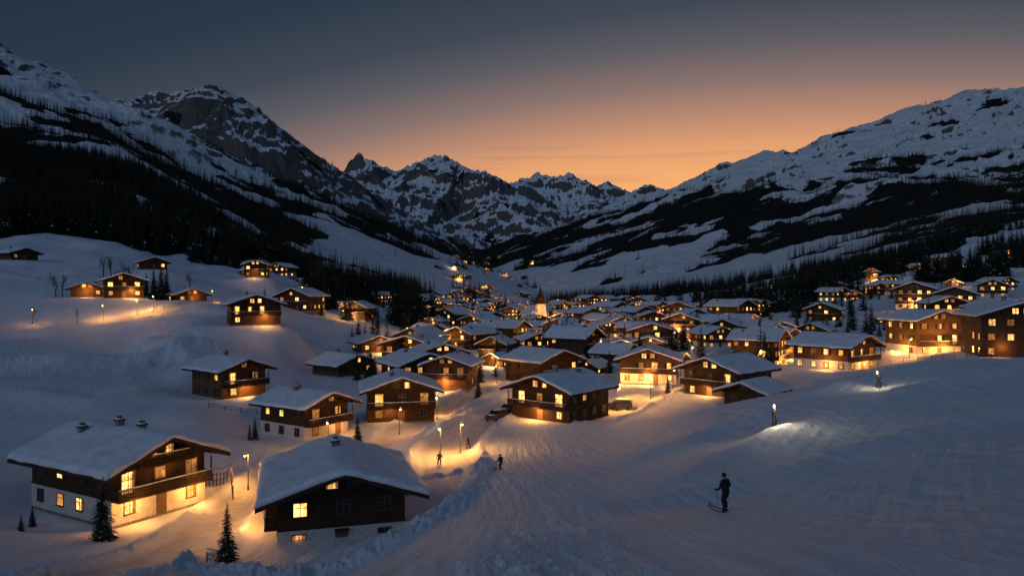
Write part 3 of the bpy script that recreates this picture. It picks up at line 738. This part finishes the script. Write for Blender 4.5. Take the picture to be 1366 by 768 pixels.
# ------------------------------------------------------------------ street lamps
for (b,d,p) in [(-95,98,1900),(-69,101,1700),(-352,84,1300),(-245,104,800),(-150,116,700),(-100,128,900),(-20,170,1000),(15,150,900),(140,132,2000),(185,142,2000),(215,155,1600),  # posts in the lower lane are added to light it; real glow is from houses
   (-545,208,1000),(-500,213,1300),(-478,217,1300),(-640,203,350),(-400,246,900),(-330,268,900),(-225,296,1200),(-120,275,2600),(-95,262,2800),(-75,238,2200),(-140,283,2000),(330,168,1500),(400,172,1500),(530,160,1600),(590,160,2000),(95,235,2000),(240,190,1600)]:
    x,y=pv(b,d); street_lamp(x,y,p,True,rng.uniform(-.6,.6))
k=0
for _ in range(400):
    d=rng.uniform(260,1100); b=rng.uniform(-.10,.28) if d<600 else rng.uniform(-.1,.10); x,y=b*d,d
    if not ok(x,y,9): continue
    street_lamp(x,y,4200 if d<500 else 7500,k<30,rng.uniform(0,6),1.0 if d<400 else 1.5); k+=1
    if k>=70: break

# ------------------------------------------------------------------ skiers
M_cloth=simple('ski_jacket',(.010,.011,.015),(.018,.020,.025),12,.8,.004)
M_skin=simple('skin',(.42,.26,.19),(.50,.32,.24),8,.6)
M_helm=simple('helmet',(.015,.015,.018),(.025,.025,.03),3,.4,0,.4)
M_gog=simple('goggles',(.05,.04,.03),(.1,.07,.04),2,.1,0,.6)
M_ski=simple('ski_base',(.04,.03,.05),(.15,.05,.04),2,.35,0,.5)
def skier(x,y,yaw,bend=.25,stride=.1,torch=False,torchp=160):
    e=bpy.data.objects.new('skier',None); COL.objects.link(e); e.location=(x,y,hz(x,y)+.05); e.rotation_euler=(0,0,yaw)
    k=bend
    pel=(0,-.10*k*2,.90-.25*k); ch=(0,pel[1]+.22*k+.04,pel[2]+.40); nk=(0,ch[1]+.07*k+.02,ch[2]+.17); 
    J=[pel,(0,(pel[1]+ch[1])/2,pel[2]+.2),ch,nk]
    R=[(.17,.14),(.165,.135),(.195,.15),(.08,.08)]
    E=[(0,1),(1,2),(2,3)]
    hands=[]; sp=.20
    for s in (-1,1):
        hip=(s*.10,pel[1],pel[2]-.04); kn=(s*sp,pel[1]+.32*k+.10+s*stride,pel[2]*.53); an=(s*sp,-.02+s*stride*1.3,.12); toe=(s*sp,.16+s*stride*1.3,.05)
        o=len(J); J+= [hip,((hip[0]+kn[0])/2,(hip[1]+kn[1])/2,(hip[2]+kn[2])/2),kn,(s*sp,(kn[1]+an[1])/2-.015,(kn[2]+an[2])/2+.04),an,toe]; R+=[(.125,.125),(.115,.115),(.09,.095),(.09,.095),(.08,.085),(.06,.055)]
        E+=[(0,o),(o,o+1),(o+1,o+2),(o+2,o+3),(o+3,o+4),(o+4,o+5)]
        sh=(s*.20,ch[1],ch[2]+.09); el=(s*.36,ch[1]+.0,ch[2]-.19); wr=(s*.32,ch[1]+.20,ch[2]-.31)
        if torch and s==1: el=(s*.30,ch[1]+.12,ch[2]-.02); wr=(s*.28,ch[1]+.30,ch[2]+.22)
        o=len(J); J+=[sh,el,wr]; R+=[(.09,.09),(.066,.066),(.048,.048)]; E+=[(2,o),(o,o+1),(o+1,o+2)]; hands.append(wr)
    me=bpy.data.meshes.new('skier_body'); me.from_pydata(J,E,[]); me.materials.append(M_cloth)
    ob=obj('body',me,parent=e)
    md=ob.modifiers.new('skin','SKIN')
    bpy.context.view_layer.objects.active=ob
    try:
        if len(me.skin_vertices)==0:
            with bpy.context.temp_override(active_object=ob,object=ob): bpy.ops.mesh.customdata_skin_add()
        for i,v in enumerate(me.skin_vertices[0].data): v.radius=R[i]; v.use_root=(i==0)
    except Exception as ex: print('skin',ex)
    md.use_smooth_shade=True
    sb=ob.modifiers.new('sub','SUBSURF'); sb.levels=1; sb.render_levels=2
    b=MB(); hx,hy,hzz=nk[0],nk[1]+.03,nk[2]+.15
    b.ball((hx,hy,hzz),.10,0,14,10,(.82,.98,1.18)); b.ball((hx,hy+.10,hzz-.015),.017,0,6,5,(1,1.4,1.3))
    b.box(-.025,.025,hy+.086,hy+.096,hzz-.062,hzz-.052,2)
    for s in (-1,1): b.ball((s*.083,hy-.005,hzz-.01),.022,0,6,5,(.5,1,1.4)); b.ball((s*.033,hy+.088,hzz+.02),.012,2,6,5)
    b.ball((hx,hy-.012,hzz+.035),.122,1,14,9,(.90,1.05,.92)); b.ball((hx,hy+.065,hzz+.03),.062,2,10,6,(1.25,.75,.6))
    h=b.mesh('head',[M_skin,M_helm,M_gog],(0,1,2)); obj('head',h,parent=e)
    b=MB()
    for s,wr in zip((-1,1),hands):
        c=Vector(wr)+Vector((0,.05,0)); b.ball(tuple(c),.045,0,8,6,(.65,1.1,1))
        for f in range(4):
            z=.028-.019*f; ln=(.075,.085,.08,.062)[f]
            p=c+Vector((s*.015,.03,z)); b.tube([p,p+Vector((-s*.004,ln*.5,0)),p+Vector((-s*.03,ln*.75,-.003)),p+Vector((-s*.045,ln*.5,-.005))],[.0115,.011,.010,.008],0,6)
        b.tube([c+Vector((-s*.02,-.01,.03)),c+Vector((-s*.04,.02,.045)),c+Vector((-s*.045,.05,.035))],[.013,.012,.009],0,6)
    obj('gloves',b.mesh('gloves',[M_helm],(0,)),parent=e)
    b=MB()
    for i,s in enumerate((-1,1)):
        cy=s*stride*1.3+.05
        P=[(-.85,.0),(-.4,0),(.0,0),(.45,0),(.7,.02),(.82,.07),(.90,.14)]
        for a,c in zip(P[:-1],P[1:]):
            w=.045
            b.add([(s*sp-w,cy+a[0],a[1]-.03),(s*sp+w,cy+a[0],a[1]-.03),(s*sp+w,cy+c[0],c[1]-.03),(s*sp-w,cy+c[0],c[1]-.03),
                   (s*sp-w,cy+a[0],a[1]-.012),(s*sp+w,cy+a[0],a[1]-.012),(s*sp+w,cy+c[0],c[1]-.012),(s*sp-w,cy+c[0],c[1]-.012)],[(0,3,2,1),(4,5,6,7),(0,1,5,4),(1,2,6,5),(2,3,7,6),(3,0,4,7)],0)
        b.box(s*sp-.035,s*sp+.035,cy-.2,cy+.17,-.012,.02,1)
    obj('skis',b.mesh('skis',[M_ski,M_metal]),parent=e)
    b=MB()
    for s,wr in zip((-1,1),hands):
        if torch and s==1:
            b.tube([(wr[0],wr[1]+.06,wr[2]-.15),(wr[0],wr[1]+.08,wr[2]+.3)],[.018,.024],0,6); b.ball((wr[0],wr[1]+.09,wr[2]+.4),.09,1,8,7,(.8,.8,1.4)); continue
        tip=(wr[0]+s*.14,wr[1]-.25,-.03); top=(wr[0],wr[1]+.08,wr[2]+.1)
        b.tube([top,tip],[.011,.008],0,6); q=Vector(tip).lerp(Vector(top),.07); b.tube([q,q+Vector((0,0,.012))],[.045,.045],0,8)
    obj('ski_poles',b.mesh('ski_poles',[M_metal,M_bulb]),parent=e)
    if torch:
        l=plight(0,0,0,torchp,(1,.78,.48),.08); l.parent=e; l.location=(hands[1][0],hands[1][1]+.3,hands[1][2]+.45); l.name='torch_light'
    return e
def at(b,d): return (b/1000*d,d)
skier(*at(285,34),d2r(38),bend=.12,stride=.10)
skier(*at(-15,80),d2r(50),bend=.35,stride=.14)
skier(*at(-97,94),d2r(200),bend=.2,stride=.05)
skier(*at(350,68),d2r(190),bend=.5,stride=.1,torch=True,torchp=260)
skier(*at(489,92),d2r(170),bend=.3,stride=.08,torch=True)
skier(*at(-58,104),d2r(120),bend=.1,stride=.1)

# ------------------------------------------------------------------ parked cars (snow on roof)
M_paint=simple('car_paint',(.03,.035,.045),(.035,.04,.05),2,.3,0,.5)
def car(x,y,yaw):
    e=bpy.data.objects.new('parked_car',None); COL.objects.link(e); e.location=(x,y,hz(x,y)+.02); e.rotation_euler=(0,0,yaw)
    prof=[(-2.15,.45),(-2.2,.8),(-2.1,1.15),(-1.75,1.7),(-.9,1.82),(.4,1.8),(1.05,1.3),(1.9,1.12),(2.2,.85),(2.22,.45)]
    b=MB(); w=.88
    ins=lambda z:.0 if z<1.2 else (z-1.2)*.35
    def sec(s): return [(s*(w-ins(z)),yv,z) for yv,z in prof]
    L=sec(-1);Rr=sec(1);n=len(prof)
    b.add(L+Rr,[tuple(range(n)),tuple(range(2*n-1,n-1,-1))]+[(i+1,i,i+n,i+1+n) for i in range(n-1)]+[(0,n-1,2*n-1,n)],0)
    obj('car_body',b.mesh('car_body',[M_paint]),parent=e)
    b=MB()
    for s in (-1,1):
        for y0,y1,zz in ((-1.6,-.85,1.62),(-.75,.05,1.68),(.15,.62,1.62)):
            a=s*(w-ins(1.25)+.006);c=s*(w-ins(zz)+.006); b.add([(a,y0,1.25),(a,y1+.1,1.25),(c,y1,zz),(c,y0+.06,zz)],[(0,1,2,3)],0)
    b.add([(-.74,1.08,1.30),(.74,1.08,1.30),(.64,.47,1.765),(-.64,.47,1.765)],[(0,1,2,3)],0)
    b.add([(-.72,-2.09,1.22),(.72,-2.09,1.22),(.62,-1.80,1.66),(-.62,-1.80,1.66)],[(3,2,1,0)],0)
    obj('windows',b.mesh('windows',[M_glass]),parent=e)
    b=MB()
    for s in (-1,1):
        for yy in (-1.35,1.4):
            b.tube([(s*.70,yy,.34),(s*.9,yy,.34)],[.34,.34],0,16); b.tube([(s*.89,yy,.34),(s*.915,yy,.34)],[.2,.17],1,12)
    obj('wheels',b.mesh('wheels',[M_metal,M_glass]),parent=e)
    b=MB(); b.ball((0,-.55,1.8),1,0,14,8,(.68,1.15,.16)); b.ball((0,1.6,1.2),.6,0,12,6,(1.1,.75,.12)); obj('roof_snow',b.mesh('roof_snow',[M_rsnow],(0,)),parent=e)
car(-.021*123,123,d2r(150)); car(-.005*128,129,d2r(150)); car(.150*128,133,d2r(80))

# ------------------------------------------------------------------ fences
M_fw=simple('fence_wood',(.05,.035,.025),(.12,.08,.05),4,.85,0,.2)
def fence(P,h=1.0,step=2.0,rails=2,name='wooden_fence'):
    b=MB(); pts=[]
    for a,c in zip(P[:-1],P[1:]):
        n=max(1,int(math.dist(a,c)/step)); pts+=[(a[0]+(c[0]-a[0])*i/n,a[1]+(c[1]-a[1])*i/n) for i in range(n)]
    pts.append(P[-1]); zz=height(np.array([p[0] for p in pts]),np.array([p[1] for p in pts]))
    P3=[Vector((p[0],p[1],float(z))) for p,z in zip(pts,zz)]
    for p in P3: b.tube([p-Vector((0,0,.4)),p+Vector((0,0,h))],[.06,.05],0,6); b.ball(tuple(p+Vector((0,0,h+.02))),.08,1,6,4,(1,1,.6))
    for a,c in zip(P3[:-1],P3[1:]):
        for k in range(rails):
            z=Vector((0,0,h*(.45+.42*k))); b.tube([a+z,c+z],[.035,.035],0,5)
    obj(name,b.mesh(name,[M_fw,M_rsnow],(1,)))
fence([pv(-407,55),pv(-385,54.5),pv(-370,56)],.9,1.0,3)
fence([pv(-700,270),pv(-620,262),pv(-560,268),pv(-490,262)],1.3,3.5)
fence([pv(-418,84),pv(-375,85),pv(-372,80)],1.5,.35,3)
fence([pv(-405,122),pv(-340,126)],.9,2)
fence([pv(470,150),pv(560,140),pv(640,128)],1.0,2.5)

# ------------------------------------------------------------------ sky
w=bpy.data.worlds.new('World'); S.world=w; w.use_nodes=True; nt=w.node_tree; L=nt.links
bg=nt.nodes['Background']
tc=N(nt,'ShaderNodeTexCoord'); nv=N(nt,'ShaderNodeVectorMath',operation='NORMALIZE'); L.new(tc.outputs['Generated'],nv.inputs[0])
sp=N(nt,'ShaderNodeSeparateXYZ'); L.new(nv.outputs[0],sp.inputs[0])
AZ=.27
sx,sy=math.sin(AZ),math.cos(AZ)
hl=math_(nt,'SQRT',math_(nt,'ADD',math_(nt,'MULTIPLY',sp.outputs[0],sp.outputs[0]),math_(nt,'ADD',math_(nt,'MULTIPLY',sp.outputs[1],sp.outputs[1]),1e-5)))
dt=math_(nt,'DIVIDE',math_(nt,'ADD',math_(nt,'MULTIPLY',sp.outputs[0],sx),math_(nt,'MULTIPLY',sp.outputs[1],sy)),hl)
q=math_(nt,'ADD',sp.outputs[2],math_(nt,'MULTIPLY',math_(nt,'SUBTRACT',1.0,dt),.55))
mp=N(nt,'ShaderNodeMapping'); L.new(nv.outputs[0],mp.inputs[0]); mp.inputs['Scale'].default_value=(3,3,60)
cl=noise(nt,mp.outputs[0],1.3,5,.6)
q=math_(nt,'ADD',q,math_(nt,'MULTIPLY',maprange(nt,cl,.52,.66),math_(nt,'MULTIPLY',maprange(nt,sp.outputs[2],.13,.21,1,0),.03)))
cr=N(nt,'ShaderNodeValToRGB'); L.new(math_(nt,'MULTIPLY',q,1.0,True),cr.inputs[0])
st=[(0,(.95,.44,.15)),(.14,(.93,.43,.16)),(.178,(.78,.36,.165)),(.215,(.50,.255,.165)),(.255,(.255,.170,.152)),(.30,(.112,.106,.125)),(.345,(.053,.066,.092)),(.42,(.025,.041,.066)),(.55,(.014,.028,.050)),(1,(.011,.024,.046))]
el=cr.color_ramp.elements; el[0].position=0; el[0].color=(*st[0][1],1); el[1].position=1; el[1].color=(*st[-1][1],1)
for p,c in st[1:-1]:
    e=el.new(p); e.color=(*c,1)
bk=maprange(nt,sp.outputs[1],.15,-.7)
up=maprange(nt,sp.outputs[2],-.1,.5,.6,1.0)
bc=mixc(nt,math_(nt,'MULTIPLY',bk,up),(0,0,0),(.062,.100,.175))
ad=N(nt,'ShaderNodeMix',data_type='RGBA',blend_type='ADD'); ad.inputs[0].default_value=1; L.new(cr.outputs[0],ad.inputs[6]); L.new(bc,ad.inputs[7])
sk=N(nt,'ShaderNodeTexSky',sky_type='NISHITA'); sk.sun_disc=False; sk.sun_elevation=d2r(1); sk.sun_rotation=AZ; sk.altitude=1400
ad2=N(nt,'ShaderNodeMix',data_type='RGBA',blend_type='ADD'); ad2.inputs[0].default_value=.0004; L.new(ad.outputs[2],ad2.inputs[6]); L.new(sk.outputs[0],ad2.inputs[7])
L.new(ad2.outputs[2],bg.inputs[0]); bg.inputs[1].default_value=1.0
# soft cool glow of the eastern twilight arch (the sun itself has set)
sl=bpy.data.lights.new('twilight_sun','SUN'); sl.energy=.30; sl.angle=d2r(35); sl.color=(.86,.91,1)
so=bpy.data.objects.new('twilight_sun',sl); COL.objects.link(so)
el_=.30; az_=math.pi+.75
dv=-Vector((math.sin(az_)*math.cos(el_),math.cos(az_)*math.cos(el_),math.sin(el_))); so.rotation_euler=dv.to_track_quat('-Z','Y').to_euler()
S.view_settings.view_transform='Standard'; S.view_settings.look='None'; S.view_settings.exposure=0
cam=bpy.data.cameras.new('camera'); co=bpy.data.objects.new('camera',cam); COL.objects.link(co); S.camera=co
co.location=(0,0,CAMZ); co.rotation_euler=(math.pi/2,0,0); cam.lens=26.35; cam.sensor_width=36; cam.clip_end=40000; cam.clip_start=.2
print('lights',NL[0],'done',round(time.time()-T0,1))
